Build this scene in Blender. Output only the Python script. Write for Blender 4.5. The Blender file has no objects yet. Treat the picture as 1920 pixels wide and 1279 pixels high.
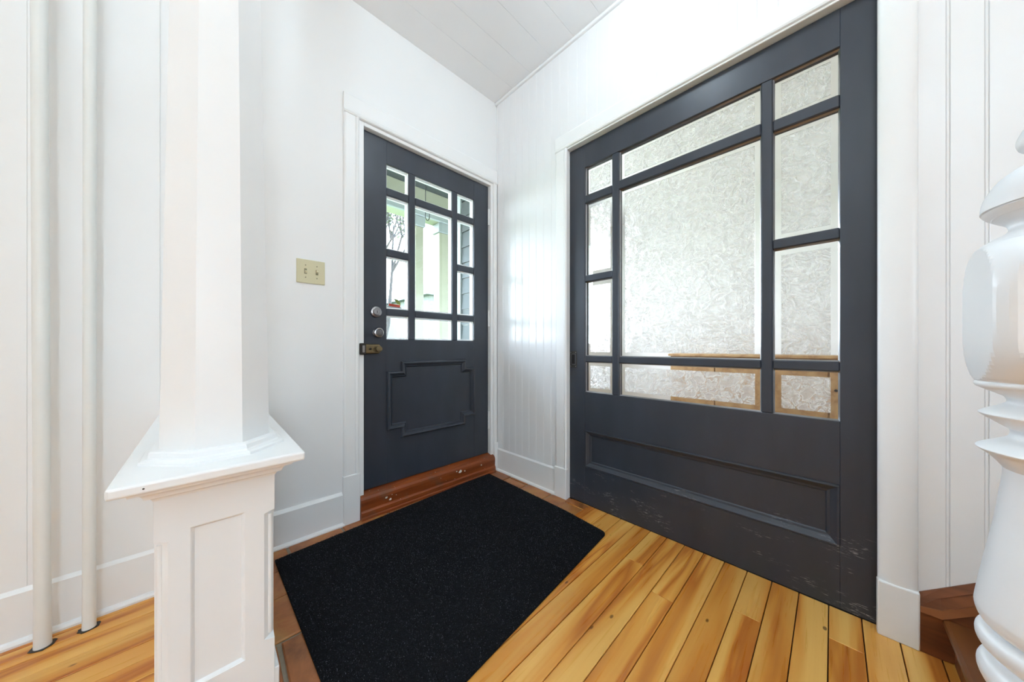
import bpy, bmesh, math, random
from mathutils import Vector
random.seed(7)
S = bpy.context.scene
C = S.collection
R = math.radians

# ------------------------------------------------------------------ camera
H = 0.95
cam_d = bpy.data.cameras.new('camera')
cam_d.sensor_width = 36.0
cam_d.lens = 586.5 * 36.0 / 1920.0
cam_d.shift_y = (651 - 639.5) / 1920.0
cam_d.clip_start = 0.02
cam = bpy.data.objects.new('camera', cam_d)
C.objects.link(cam)
cam.location = (0, 0, H)
cam.rotation_euler = (R(90), 0, R(-44.33))
S.camera = cam

# ------------------------------------------------------------------ world, sun, portals, added light, exposure
S.view_settings.view_transform = 'Standard'
S.view_settings.look = 'None'
S.view_settings.gamma = 1.0
S.view_settings.use_curve_mapping = False
S.view_settings.exposure = 1.57
# white rooms: let the light bounce often enough
S.cycles.max_bounces = 10
S.cycles.diffuse_bounces = 6
S.cycles.glossy_bounces = 3
S.cycles.transmission_bounces = 8
S.cycles.transparent_max_bounces = 16

W = bpy.data.worlds.new('sky')
S.world = W
W.use_nodes = True
nt = W.node_tree
nt.nodes.clear()
wo = nt.nodes.new('ShaderNodeOutputWorld')
wb = nt.nodes.new('ShaderNodeBackground')
wt = nt.nodes.new('ShaderNodeTexCoord')
wx = nt.nodes.new('ShaderNodeSeparateXYZ')
wr = nt.nodes.new('ShaderNodeValToRGB')
wr.color_ramp.elements[0].position = 0.0
wr.color_ramp.elements[0].color = (0.82, 0.92, 1.0, 1)
wr.color_ramp.elements[1].position = 0.55
wr.color_ramp.elements[1].color = (0.50, 0.72, 1.0, 1)
nt.links.new(wt.outputs['Generated'], wx.inputs[0])
nt.links.new(wx.outputs['Z'], wr.inputs[0])
nt.links.new(wr.outputs[0], wb.inputs['Color'])
wb.inputs['Strength'].default_value = 7.2
nt.links.new(wb.outputs[0], wo.inputs[0])

def area(name, loc, direction, sx, sy, power, col=(1, 1, 1)):
    d = bpy.data.lights.new(name, 'AREA')
    d.shape = 'RECTANGLE'; d.size = sx; d.size_y = sy
    d.energy = power; d.color = col
    o = bpy.data.objects.new(name, d)
    C.objects.link(o)
    o.location = loc
    o.rotation_euler = Vector(direction).to_track_quat('-Z', 'Y').to_euler()
    return o
sd = bpy.data.lights.new('sun', 'SUN'); sd.energy = 1.0; sd.angle = R(3)
sun = bpy.data.objects.new('sun', sd); C.objects.link(sun)
sun.rotation_euler = Vector((-0.45, 0.75, -0.75)).to_track_quat('-Z', 'Y').to_euler()
# sky portals: added unseen back window, front door, next-room window
DAY = (0.67, 0.87, 1.0)
wp = area('added_window_portal', (-0.6, -3.46, 1.65), (0, 1, 0), 0.6, 1.2, 1, DAY)
wp.data.cycles.is_portal = True
dp = area('window_portal_door', (1.09, 1.915, 1.52), (0, -1, 0), 0.66, 1.06, 1, DAY)
dp.data.cycles.is_portal = True
np_ = area('window_portal_next_room', (3.2, 2.52, 1.70), (0, -1, 0), 1.6, 1.4, 1, DAY)
np_.data.cycles.is_portal = True
area('added_panel_next_room', (3.2, 2.34, 1.70), (-0.1, -1, -0.1), 1.6, 1.4, 10, (0.94, 0.93, 1.0))  # added light panel, brightens the next room behind the frosted glass

# ------------------------------------------------------------------ materials
def lin(c):
    return tuple((x / 12.92 if x <= 0.04045 else ((x + 0.055) / 1.055) ** 2.4) for x in (v / 255 for v in c))
class NT:
    def __init__(self, name):
        self.m = bpy.data.materials.new(name); self.m.use_nodes = True
        self.t = self.m.node_tree; self.b = self.t.nodes['Principled BSDF']; self.o = self.t.nodes['Material Output']
    def n(self, typ, **kw):
        x = self.t.nodes.new(typ)
        for k, v in kw.items():
            if k.startswith('i_'):
                x.inputs[k[2:].replace('_', ' ')].default_value = v
            else:
                setattr(x, k, v)
        return x
    def l(self, a, b): self.t.links.new(a, b)
    def ramp(self, src, stops, interp='LINEAR'):
        r = self.n('ShaderNodeValToRGB'); e = r.color_ramp
        e.interpolation = interp
        while len(e.elements) < len(stops): e.elements.new(0.5)
        for el, (p, c) in zip(e.elements, stops):
            el.position = p; el.color = (*c, 1) if len(c) == 3 else c
        self.l(src, r.inputs[0]); return r.outputs[0]
    def coords(self, scale=(1, 1, 1), kind='Object', rnd=0.0):
        tc = self.n('ShaderNodeTexCoord'); mp = self.n('ShaderNodeMapping')
        mp.inputs['Scale'].default_value = scale
        self.l(tc.outputs[kind], mp.inputs[0])
        if rnd:
            oi = self.n('ShaderNodeObjectInfo'); mu = self.n('ShaderNodeMath', operation='MULTIPLY'); mu.inputs[1].default_value = rnd
            cb = self.n('ShaderNodeCombineXYZ'); self.l(oi.outputs['Random'], mu.inputs[0])
            for k in 'XYZ': self.l(mu.outputs[0], cb.inputs[k])
            self.l(cb.outputs[0], mp.inputs['Location'])
        return mp.outputs[0]
    def noise(self, co, scale, detail=4, rough=0.5, dist=0.0):
        x = self.n('ShaderNodeTexNoise'); x.inputs['Scale'].default_value = scale
        x.inputs['Detail'].default_value = detail; x.inputs['Roughness'].default_value = rough; x.inputs['Distortion'].default_value = dist
        self.l(co, x.inputs['Vector']); return x.outputs['Fac']
    def mix(self, fac, a, b, blend='MIX'):
        x = self.n('ShaderNodeMix', data_type='RGBA', blend_type=blend)
        for s, v in ((x.inputs[0], fac), (x.inputs[6], a), (x.inputs[7], b)):
            if hasattr(v, 'links') or isinstance(v, bpy.types.NodeSocket): self.l(v, s)
            elif isinstance(v, tuple): s.default_value = (*v, 1) if len(v) == 3 else v
            else: s.default_value = v
        return x.outputs[2]
    def math(self, op, a, b=None, clamp=False):
        x = self.n('ShaderNodeMath', operation=op, use_clamp=clamp)
        for s, v in ((x.inputs[0], a), (x.inputs[1], b)):
            if v is None: continue
            if isinstance(v, bpy.types.NodeSocket): self.l(v, s)
            else: s.default_value = v
        return x.outputs[0]
    def bump(self, h, strength=0.2, dist=0.002):
        x = self.n('ShaderNodeBump'); x.inputs['Strength'].default_value = strength; x.inputs['Distance'].default_value = dist
        self.l(h, x.inputs['Height']); self.l(x.outputs[0], self.b.inputs['Normal'])
    def set(self, col=None, rough=None, metal=None, spec=None):
        if col is not None:
            if isinstance(col, bpy.types.NodeSocket): self.l(col, self.b.inputs['Base Color'])
            else: self.b.inputs['Base Color'].default_value = (*col, 1)
        if rough is not None:
            if isinstance(rough, bpy.types.NodeSocket): self.l(rough, self.b.inputs['Roughness'])
            else: self.b.inputs['Roughness'].default_value = rough
        if metal is not None: self.b.inputs['Metallic'].default_value = metal
        if spec is not None: self.b.inputs['Specular IOR Level'].default_value = spec
        return self.m
M = {}
def plain(name, rgb, rough=0.5, metal=0.0, var=0.04, scale=6.0, bump=0.0, spec=None):
    k = NT(name); co = k.coords()
    c = lin(rgb); nz = k.noise(co, scale)
    col = k.ramp(nz, [(0.25, tuple(max(0, x * (1 - var)) for x in c)), (0.75, tuple(min(1, x * (1 + var)) for x in c))])
    if bump: k.bump(k.noise(co, scale * 12, 2), bump, 0.001)
    M[name] = k.set(col, rough, metal, spec)
    return M[name]
plain('white_wall', (242, 242, 241), 0.42, var=0.012, scale=2.5, bump=0.05)
plain('white_trim', (243, 243, 242), 0.33, var=0.012, scale=5, bump=0.06)
plain('white_panel', (240, 241, 241), 0.40, var=0.015, scale=5, bump=0.06)
plain('white_board', (242, 242, 242), 0.20, var=0.01, scale=4, bump=0.05)
plain('white_turned', (240, 241, 242), 0.28, var=0.01, scale=6, bump=0.03)
plain('white_ceiling', (245, 245, 245), 0.6, var=0.01, scale=3)
plain('pipe_white', (232, 233, 229), 0.32, var=0.02, scale=8, bump=0.06)
plain('switch_ivory', (214, 207, 172), 0.35, var=0.015)
plain('switch_slot', (128, 122, 92), 0.5)
plain('steel', (170, 170, 172), 0.28, 1.0, var=0.08, scale=30)
plain('steel_dark', (120, 121, 124), 0.35, 1.0, var=0.08, scale=30)
plain('brass', (136, 122, 92), 0.38, 0.9, var=0.12, scale=40)
plain('bronze', (70, 68, 66), 0.35, 0.8, var=0.15, scale=40)
plain('hole_black', (12, 12, 13), 0.8)
plain('dark_gap', (26, 17, 10), 0.9)
plain('grout', (150, 138, 120), 0.9, var=0.15, scale=30, bump=0.3)
plain('chip_white', (236, 232, 222), 0.6)
plain('porch_green', (38, 46, 42), 0.6, var=0.06)
plain('porch_beige', (150, 146, 124), 0.6)
plain('porch_grey', (140, 144, 140), 0.6)
plain('siding_grey', (96, 103, 95), 0.7)
plain('roof_grey', (82, 85, 84), 0.8, var=0.1)
plain('house_window', (90, 104, 110), 0.2)
plain('lawn', (96, 116, 60), 0.9, var=0.25, scale=1.5)
plain('bark', (50, 46, 42), 0.9, var=0.2, scale=20)
plain('leaf', (60, 70, 46), 0.6, var=0.3, scale=2)
plain('decal_red', (206, 74, 48), 0.5)
plain('decal_green', (138, 150, 60), 0.5)
plain('decal_grey', (130, 136, 142), 0.5)
plain('wire_black', (40, 40, 38), 0.4, 0.6)
plain('tan_wood', (170, 132, 88), 0.5, var=0.12, scale=4)
plain('brown_wood', (112, 66, 40), 0.5, var=0.15, scale=4)

def paint_dark(name, scuffs):
    k = NT(name); co = k.coords(kind='Object')
    base = k.ramp(k.noise(k.coords((3, 3, 0.8)), 3), [(0.3, lin((51, 56, 65))), (0.7, lin((58, 63, 73)))])
    if scuffs:
        tc = k.n('ShaderNodeTexCoord'); sp = k.n('ShaderNodeSeparateXYZ'); k.l(tc.outputs['Object'], sp.inputs[0])
        fine = k.noise(k.coords((1, 9, 70)), 3.0, 8, 0.75)
        blot = k.noise(k.coords((1, 3.2, 7)), 1.7, 3)
        # scuffs sit on the kick zone of the door
        zone = k.ramp(sp.outputs['Z'], [(0.02, (1, 1, 1)), (0.24, (0.82, 0.82, 0.82)), (0.30, (0, 0, 0))])
        amt = k.math('MULTIPLY', k.math('MULTIPLY', k.ramp(fine, [(0.56, (0, 0, 0)), (0.62, (1, 1, 1))]), k.ramp(blot, [(0.50, (0, 0, 0)), (0.60, (1, 1, 1))])), zone)
        base = k.mix(k.math('MULTIPLY', amt, 0.95), base, lin((190, 192, 196)))
    k.bump(k.noise(k.coords((1, 1, 14) if not scuffs else (1, 14, 1)), 26, 3), 0.05, 0.001)
    M[name] = k.set(base, 0.36, 0.0, 0.5)
paint_dark('door_paint', False)
paint_dark('door_paint_scuffed', True)

def wood(name, light, mid, dark, rough=0.28, rnd=40.0, along='X', vary=0.5):
    k = NT(name)
    s = {'X': (0.55, 7, 7), 'Y': (7, 0.55, 7), 'Z': (7, 7, 0.55)}[along]
    s2 = {'X': (0.5, 16, 16), 'Y': (16, 0.5, 16), 'Z': (16, 16, 0.5)}[along]
    s3 = {'X': (6, 12, 12), 'Y': (12, 6, 12), 'Z': (12, 12, 6)}[along]
    broad = k.noise(k.coords(s, rnd=rnd), 1.5, 3, 0.45, 0.6)
    fine = k.noise(k.coords(s2, rnd=rnd), 5, 6, 0.6, 0.3)
    col = k.ramp(broad, [(0.38, light), (0.52, mid), (0.60, dark), (0.66, mid), (0.74, light)])
    col = k.mix(0.22, col, k.ramp(fine, [(0.3, mid), (0.7, light)]))
    oi = k.n('ShaderNodeObjectInfo')
    tint = k.ramp(oi.outputs['Random'], [(0.0, (1.0, 1.0, 1.0)), (0.5, (0.92, 0.88, 0.82)), (1.0, (0.80, 0.70, 0.56))])
    col = k.mix(vary, col, tint, 'MULTIPLY')
    vo = k.n('ShaderNodeTexVoronoi'); vo.inputs['Scale'].default_value = 1.0
    k.l(k.coords(s3, rnd=rnd), vo.inputs['Vector'])
    kn = k.ramp(vo.outputs['Distance'], [(0.045, (1, 1, 1)), (0.075, (0, 0, 0))])
    col = k.mix(k.math('MULTIPLY', kn, 0.75), col, lin((84, 44, 18)))
    k.bump(fine, 0.06, 0.001)
    rg = k.ramp(fine, [(0.2, (rough * 0.85,) * 3), (0.8, (rough * 1.25,) * 3)])
    M[name] = k.set(col, rg, 0.0, 0.4)
wood('pine_floor', lin((248, 196, 108)), lin((230, 156, 66)), lin((186, 92, 26)), vary=0.75)
wood('stair_wood', lin((150, 92, 54)), lin((128, 74, 42)), lin((92, 50, 28)), 0.4, along='Y')
wood('stair_tread_wood', lin((124, 74, 36)), lin((102, 58, 28)), lin((72, 38, 18)), 0.35)
wood('sideboard_wood', lin((186, 152, 106)), lin((172, 134, 90)), lin((150, 110, 68)), 0.45)

def sill_mat():
    k = NT('sill_wood'); co = k.coords((1.2, 10, 10))
    col = k.ramp(k.noise(co, 3, 5), [(0.3, lin((118, 54, 20))), (0.7, lin((158, 78, 32)))])
    dirt = k.ramp(k.noise(k.coords((3, 3, 3)), 4, 4), [(0.52, (0, 0, 0)), (0.70, (1, 1, 1))])
    col = k.mix(k.math('MULTIPLY', dirt, 0.45), col, lin((96, 78, 62)))
    ch = k.ramp(k.noise(k.coords((9, 9, 9)), 8, 2), [(0.745, (0, 0, 0)), (0.76, (1, 1, 1))])
    col = k.mix(ch, col, lin((226, 220, 208)))
    M['sill_wood'] = k.set(col, 0.38)
sill_mat()

def tile_mat():
    k = NT('terracotta'); co = k.coords((1, 1, 1), rnd=30)
    col = k.ramp(k.noise(co, 5, 6, 0.6, 0.8), [(0.3, lin((122, 76, 42))), (0.5, lin((176, 110, 60))), (0.62, lin((186, 134, 74))), (0.75, lin((150, 128, 100)))])
    oi = k.n('ShaderNodeObjectInfo')
    col = k.mix(0.5, col, k.ramp(oi.outputs['Random'], [(0, (1.0, 0.92, 0.85)), (1, (0.72, 0.62, 0.5))]), 'MULTIPLY')
    k.bump(k.noise(co, 14, 4), 0.25, 0.004)
    M['terracotta'] = k.set(col, 0.3)
tile_mat()

def mat_mats():
    k = NT('mat_black'); co = k.coords()
    k.bump(k.noise(co, 380, 2), 0.8, 0.004)
    M['mat_black'] = k.set(k.ramp(k.noise(co, 260, 2), [(0.35, lin((13, 14, 16))), (0.75, lin((30, 31, 36)))]), 0.95, 0, 0.15)
    k = NT('mat_fibre'); co = k.coords()
    M['mat_fibre'] = k.set(k.ramp(k.noise(co, 500, 1), [(0.3, lin((14, 14, 17))), (0.56, lin((30, 31, 37))), (0.70, lin((140, 144, 154)))]), 0.8, 0, 0.2)
mat_mats()

def glass_mats():
    k = NT('clear_glass'); t = k.t
    tr = k.n('ShaderNodeBsdfTransparent'); tr.inputs[0].default_value = (0.97, 0.975, 0.97, 1)
    gl = k.n('ShaderNodeBsdfGlossy'); gl.inputs['Roughness'].default_value = 0.02
    lw = k.n('ShaderNodeLayerWeight'); lw.inputs['Blend'].default_value = 0.5
    fac = k.math('ADD', k.math('MULTIPLY', k.math('POWER', lw.outputs['Facing'], 4.0), 0.55), 0.035)
    mx = k.n('ShaderNodeMixShader'); k.l(fac, mx.inputs[0]); k.l(tr.outputs[0], mx.inputs[1]); k.l(gl.outputs[0], mx.inputs[2])
    k.l(mx.outputs[0], k.o.inputs[0]); M['clear_glass'] = k.m
    # glue-chip glass: feathered flakes, part milky, part rough-clear
    k = NT('frosted_glass')
    warp = k.n('ShaderNodeTexNoise'); warp.inputs['Scale'].default_value = 9; warp.inputs['Detail'].default_value = 3
    co = k.coords((1, 1, 1)); k.l(co, warp.inputs['Vector'])
    ad = k.n('ShaderNodeVectorMath', operation='MULTIPLY_ADD'); ad.inputs[1].default_value = (0.16, 0.16, 0.16)
    k.l(warp.outputs['Color'], ad.inputs[0]); k.l(co, ad.inputs[2])
    vo = k.n('ShaderNodeTexVoronoi'); vo.feature = 'DISTANCE_TO_EDGE'; vo.inputs['Scale'].default_value = 20
    k.l(ad.outputs[0], vo.inputs['Vector'])
    feath = k.noise(ad.outputs[0], 24, 6, 0.62, 3.2)
    h = k.math('ADD', k.math('MULTIPLY', vo.outputs['Distance'], 2.0), feath)
    bp = k.n('ShaderNodeBump'); bp.inputs['Strength'].default_value = 0.9; bp.inputs['Distance'].default_value = 0.004
    k.l(h, bp.inputs['Height'])
    tl = k.n('ShaderNodeBsdfTranslucent'); tl.inputs[0].default_value = (0.99, 0.99, 0.985, 1); k.l(bp.outputs[0], tl.inputs['Normal'])
    rf = k.n('ShaderNodeBsdfRefraction'); rf.inputs['IOR'].default_value = 1.28; rf.inputs['Roughness'].default_value = 0.20
    rf.inputs[0].default_value = (1.0, 1.0, 0.995, 1); k.l(bp.outputs[0], rf.inputs['Normal'])
    gl = k.n('ShaderNodeBsdfGlossy'); gl.inputs['Roughness'].default_value = 0.30; k.l(bp.outputs[0], gl.inputs['Normal'])
    df = k.n('ShaderNodeBsdfDiffuse'); df.inputs[0].default_value = (0.85, 0.87, 0.88, 1)
    m1 = k.n('ShaderNodeMixShader'); k.l(k.ramp(h, [(0.45, (0.06,) * 3), (0.62, (0.22,) * 3), (0.72, (0.70,) * 3), (0.85, (0.28,) * 3)]), m1.inputs[0])
    k.l(rf.outputs[0], m1.inputs[1]); k.l(tl.outputs[0], m1.inputs[2])
    m2 = k.n('ShaderNodeMixShader'); m2.inputs[0].default_value = 0.04; k.l(m1.outputs[0], m2.inputs[1]); k.l(gl.outputs[0], m2.inputs[2])
    m3 = k.n('ShaderNodeMixShader'); m3.inputs[0].default_value = 0.02; k.l(m2.outputs[0], m3.inputs[1]); k.l(df.outputs[0], m3.inputs[2])
    k.l(m3.outputs[0], k.o.inputs[0]); M['frosted_glass'] = k.m
glass_mats()
k = NT('added_lamp_glow'); k.b.inputs['Emission Color'].default_value = (0.74, 0.885, 1.0, 1); k.b.inputs['Emission Strength'].default_value = 7.5; M['added_lamp_glow'] = k.m  # glow of the added globe lamp

# ------------------------------------------------------------------ mesh helpers
def link(name, me, mat, parent=None, smooth=False):
    o = bpy.data.objects.new(name, me)
    C.objects.link(o)
    if mat: me.materials.clear(); me.materials.append(M[mat])
    if smooth:
        for p in me.polygons: p.use_smooth = True
    if parent: o.parent = parent
    return o
def mesh(name, v, f):
    me = bpy.data.meshes.new(name); me.from_pydata([tuple(x) for x in v], [], f); me.update(); return me
def fix(me):
    bm = bmesh.new(); bm.from_mesh(me); bmesh.ops.recalc_face_normals(bm, faces=bm.faces); bm.to_mesh(me); bm.free(); return me
def add_box(bm, lo, hi, bev=0.0, seg=1):
    vs = [bm.verts.new((x, y, z)) for x in (lo[0], hi[0]) for y in (lo[1], hi[1]) for z in (lo[2], hi[2])]
    fs = [bm.faces.new([vs[i] for i in q]) for q in ((0, 1, 3, 2), (4, 6, 7, 5), (0, 4, 5, 1), (2, 3, 7, 6), (0, 2, 6, 4), (1, 5, 7, 3))]
    if bev:
        es = list({e for f in fs for e in f.edges})
        bmesh.ops.bevel(bm, geom=es, offset=bev, segments=seg, profile=0.5, affect='EDGES')
def boxes(name, lst, mat, parent=None, bev=0.0, seg=1):
    bm = bmesh.new()
    for lo, hi in lst:
        lo2 = tuple(min(a, b) for a, b in zip(lo, hi)); hi2 = tuple(max(a, b) for a, b in zip(lo, hi))
        add_box(bm, lo2, hi2, bev, seg)
    bmesh.ops.recalc_face_normals(bm, faces=bm.faces)
    me = bpy.data.meshes.new(name); bm.to_mesh(me); bm.free()
    return link(name, me, mat, parent)
def box(name, lo, hi, mat, parent=None, bev=0.0, seg=1):
    return boxes(name, [(lo, hi)], mat, parent, bev, seg)
def empty(name, loc=(0, 0, 0)):
    o = bpy.data.objects.new(name, None); C.objects.link(o); o.location = loc; o.empty_display_size = 0.1
    return o
def tag(o, label, cat=None, group=None, kind=None):
    o['label'] = label
    if cat: o['category'] = cat
    if group: o['group'] = group
    if kind: o['kind'] = kind
    return o
def extrude_profile(name, prof, axis, a, b, mat, parent=None, smooth=False):
    """prof: closed 2D list; axis 'X' -> (Y,Z), 'Y' -> (X,Z), 'Z' -> (X,Y)"""
    def P(p, t): return {'X': (t, p[0], p[1]), 'Y': (p[0], t, p[1]), 'Z': (p[0], p[1], t)}[axis]
    n = len(prof); v = [P(p, a) for p in prof] + [P(p, b) for p in prof]
    f = [(i, (i + 1) % n, n + (i + 1) % n, n + i) for i in range(n)] + [tuple(range(n)), tuple(range(n, 2 * n))]
    return link(name, fix(mesh(name, v, f)), mat, parent, smooth)
def lathe_mesh(name, prof, seg=48, square=None, close=True):
    """prof list of (r, z); square: half width of a square prism cutting the turned body"""
    v = []; f = []
    for r, z in prof:
        for i in range(seg):
            a = 2 * math.pi * i / seg; rr = r
            if square: rr = min(r, square / max(abs(math.cos(a)), abs(math.sin(a))))
            v.append((rr * math.cos(a), rr * math.sin(a), z))
    n = len(prof)
    for j in range(n - 1):
        for i in range(seg):
            f.append((j * seg + i, j * seg + (i + 1) % seg, (j + 1) * seg + (i + 1) % seg, (j + 1) * seg + i))
    if close:
        f.append(tuple(range(seg))[::-1]); f.append(tuple((n - 1) * seg + i for i in range(seg)))
    return fix(mesh(name, v, f))
def sharpen(o, ang=35):
    me = o.data
    bm = bmesh.new(); bm.from_mesh(me)
    for fc in bm.faces: fc.smooth = True
    for e in bm.edges:
        if len(e.link_faces) == 2 and e.calc_face_angle(0) > R(ang): e.smooth = False
    bm.to_mesh(me); bm.free(); return o
def lathe(name, prof, mat, parent, loc, seg=48, square=None, axis='Z', ang=35):
    o = link(name, lathe_mesh(name, prof, seg, square), mat, parent)
    sharpen(o, ang)
    o.location = loc
    if axis == '-Y': o.rotation_euler = (R(90), 0, 0)
    return o
def cyl(name, p, q, r, mat, parent=None, seg=16):
    p = Vector(p); q = Vector(q); d = q - p
    me = lathe_mesh(name, [(r, 0), (r, d.length)], seg)
    o = link(name, me, mat, parent); sharpen(o)
    o.location = p; o.rotation_euler = d.to_track_quat('Z', 'Y').to_euler()
    return o
def offset_poly(pts, u):
    n = len(pts); out = []
    ar = sum(pts[i][0] * pts[(i + 1) % n][1] - pts[(i + 1) % n][0] * pts[i][1] for i in range(n))
    sg = 1 if ar > 0 else -1
    for i in range(n):
        a, b, c = Vector(pts[i - 1]), Vector(pts[i]), Vector(pts[(i + 1) % n])
        d1 = (b - a).normalized(); d2 = (c - b).normalized()
        n1 = Vector((-d1.y, d1.x)) * sg; n2 = Vector((-d2.y, d2.x)) * sg
        m = n1 + n2; m = m / max(1e-6, m.dot(n1))
        out.append(tuple(b + m * u))
    return out
def ring_moulding(name, pts, prof, plane, mat, parent):
    """pts: closed outline on a plane; prof: (inset, height) list; plane(p2, h) -> 3D"""
    loops = [[plane(p, h) for p in offset_poly(pts, u)] for u, h in prof]
    n = len(pts); v = [p for l in loops for p in l]; f = []
    for j in range(len(loops) - 1):
        for i in range(n):
            f.append((j * n + i, j * n + (i + 1) % n, (j + 1) * n + (i + 1) % n, (j + 1) * n + i))
    return link(name, fix(mesh(name, v, f)), mat, parent)

# ------------------------------------------------------------------ room shell
XB, YA, ZC = 1.62, 1.83, 2.845
XL, YK = -2.6, -3.4
DA = 1.85     # face of the front door
DB = 1.64     # face of the sliding door

wf = empty('wall_front', (0, YA, 0)); wf.location = (0, 0, 0)
tag(wf, 'white plaster wall around the narrow black front door', 'wall', kind='structure')
boxes('plaster', [((XL, YA, 0), (0.60, 1.95, ZC)), ((1.574, YA, 0), (1.86, 1.95, ZC)), ((0.60, YA, 2.205), (1.574, 1.95, ZC))], 'white_wall', wf)
for i in range(8):
    x1 = -0.129 - 0.287 * i; x0 = max(x1 - 0.287, XL)
    box('wall_board', (x0 + 0.0002, YA - 0.006, 0.16), (x1 - 0.0002, YA + 0.001, ZC), 'white_wall', wf, 0.0008)

wr_ = empty('wall_right')
tag(wr_, 'white beadboard wall around the wide black sliding door', 'wall', kind='structure')
boxes('wall_core', [((XB, 1.17, 0), (1.74, YA + 0.03, ZC)), ((XB, YK, 0), (1.74, -0.20, ZC)), ((XB, -0.20, 2.19), (1.74, 1.17, ZC)), ((1.70, -0.20, 0), (1.74, -0.115, 2.19))], 'white_wall', wr_)
PB = 0.0665
def board_mesh(w, q):
    t = 0.007
    prof = [(0.0, 0), (0.0, t - 0.0012), (0.0012, t), (w - 0.0085, t), (w - 0.0072, t - q), (w - 0.0058, t - 0.0003), (w - 0.0038, t + 0.0002), (w - 0.0018, t - 0.0003), (w - 0.0002, t - q), (w - 0.0002, 0)]
    return prof
bp_cache = {}
def wall_board(y_hi, z0, z1, q=0.0008):
    key = (round(z1 - z0, 4), q)
    if key not in bp_cache:
        pr = [(XB - h, -d) for d, h in board_mesh(PB, q)]
        o = extrude_profile('wall_board', pr, 'Z', 0, z1 - z0, 'white_board', wr_)
        bp_cache[key] = o.data
    else:
        o = link('wall_board', bp_cache[key], None, wr_)
    o.location = (0, y_hi, z0)
y = -0.250 + PB * 32
while y > YK + 0.1:
    if y <= YA + 0.01:
        lo = y - PB
        if lo > 1.17: wall_board(y, 0.168, ZC)
        elif y > -0.13: wall_board(y, 2.285, ZC)
        elif y > -1.7: wall_board(y, 0.10 if y < -0.25 else 0.17, ZC, 0.0024)
    y -= PB

wl = empty('wall_left'); tag(wl, 'plain white side wall of the hall', 'wall', kind='structure')
box('plaster', (XL - 0.12, YK, 0), (XL, YA + 0.12, ZC), 'white_wall', wl)
wk = empty('wall_back'); tag(wk, 'plain white rear wall with an added unseen window opening', 'wall', kind='structure')
boxes('plaster', [((XL, YK - 0.12, 0), (1.74, YK, 1.05)), ((XL, YK - 0.12, 2.25), (1.74, YK, ZC)), ((-0.3, YK - 0.12, 1.05), (1.74, YK, 2.25)), ((XL, YK - 0.12, 1.05), (-0.9, YK, 2.25))], 'white_wall', wk)  # window opening added out of view to light the hall

# ceiling
ce = empty('ceiling'); tag(ce, 'white ceiling of wide flush boards', 'ceiling', kind='structure')
box('ceiling_slab', (XL - 0.12, YK - 0.12, ZC + 0.01), (1.80, 1.95, ZC + 0.12), 'white_ceiling', ce)
y = 1.10 + 0.1775 * 4
bm_c = None
yy = YA
edges = [YA] + [1.10 + 0.1775 * (3 - i) for i in range(30)]
for a, b in zip(edges, edges[1:]):
    if b < YK: break
    box('ceiling_board', (XL, b + 0.0004, ZC - 0.002), (XB, a - 0.0004, ZC + 0.012), 'white_ceiling', ce, 0.0009)
box('cove_strip', (XB - 0.022, YK, ZC - 0.024), (XB - 0.001, YA - 0.001, ZC - 0.002), 'white_trim', ce, 0.007, 2)

# floor: dark sub-floor, boards and tiles as its pieces
fl = empty('floor'); tag(fl, 'golden pine plank floor with worn brown tiles by the front door', 'floor', kind='structure')
box('subfloor', (XL - 0.1, YK - 0.1, -0.08), (1.74, 1.95, -0.012), 'dark_gap', fl)
P0, PW = 0.009, 0.0808
butts = {7: [1.36], 5: [1.24], 2: [1.366], -1: [1.457]}
plank_cache = {}
def plank(x0, x1, y0, y1):
    L = round(x1 - x0, 3); w = round(y1 - y0, 4)
    if (L, w) not in plank_cache:
        bm = bmesh.new(); add_box(bm, (-L / 2 + 0.0006, -w / 2 + 0.0014, -0.014), (L / 2 - 0.0006, w / 2 - 0.0014, 0), 0.0012)
        bmesh.ops.recalc_face_normals(bm, faces=bm.faces)
        me = bpy.data.meshes.new('floor_plank'); bm.to_mesh(me); bm.free(); me.materials.append(M['pine_floor'])
        plank_cache[(L, w)] = me
    o = link('floor_plank', plank_cache[(L, w)], None, fl)
    o.location = ((x0 + x1) / 2, (y0 + y1) / 2, random.uniform(-0.0006, 0.0004))
TX = 0.02
for kx in range(-43, 23):
    y0 = P0 + PW * kx; y1 = y0 + PW
    if y1 < YK: continue
    spans = []
    if y0 < 1.13 - 0.02:
        xe = 1.64
        if y0 > 0.80: spans = [(XL, TX), (1.30, xe)]
        else: spans = [(XL, xe)]
    else:
        spans = [(XL, TX)]
        y1 = min(y1, YA)
    for (a, b) in spans:
        cuts = [c for c in butts.get(kx, []) if a < c < b]
        x = (cuts[-1] if cuts else b) - random.uniform(1.35, 2.6)
        while x > a + 0.35:
            cuts.append(x); x -= random.uniform(1.0, 2.2)
        xs = sorted([a] + cuts + [b])
        for p, q in zip(xs, xs[1:]): plank(p, q, y0, y1)
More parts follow.
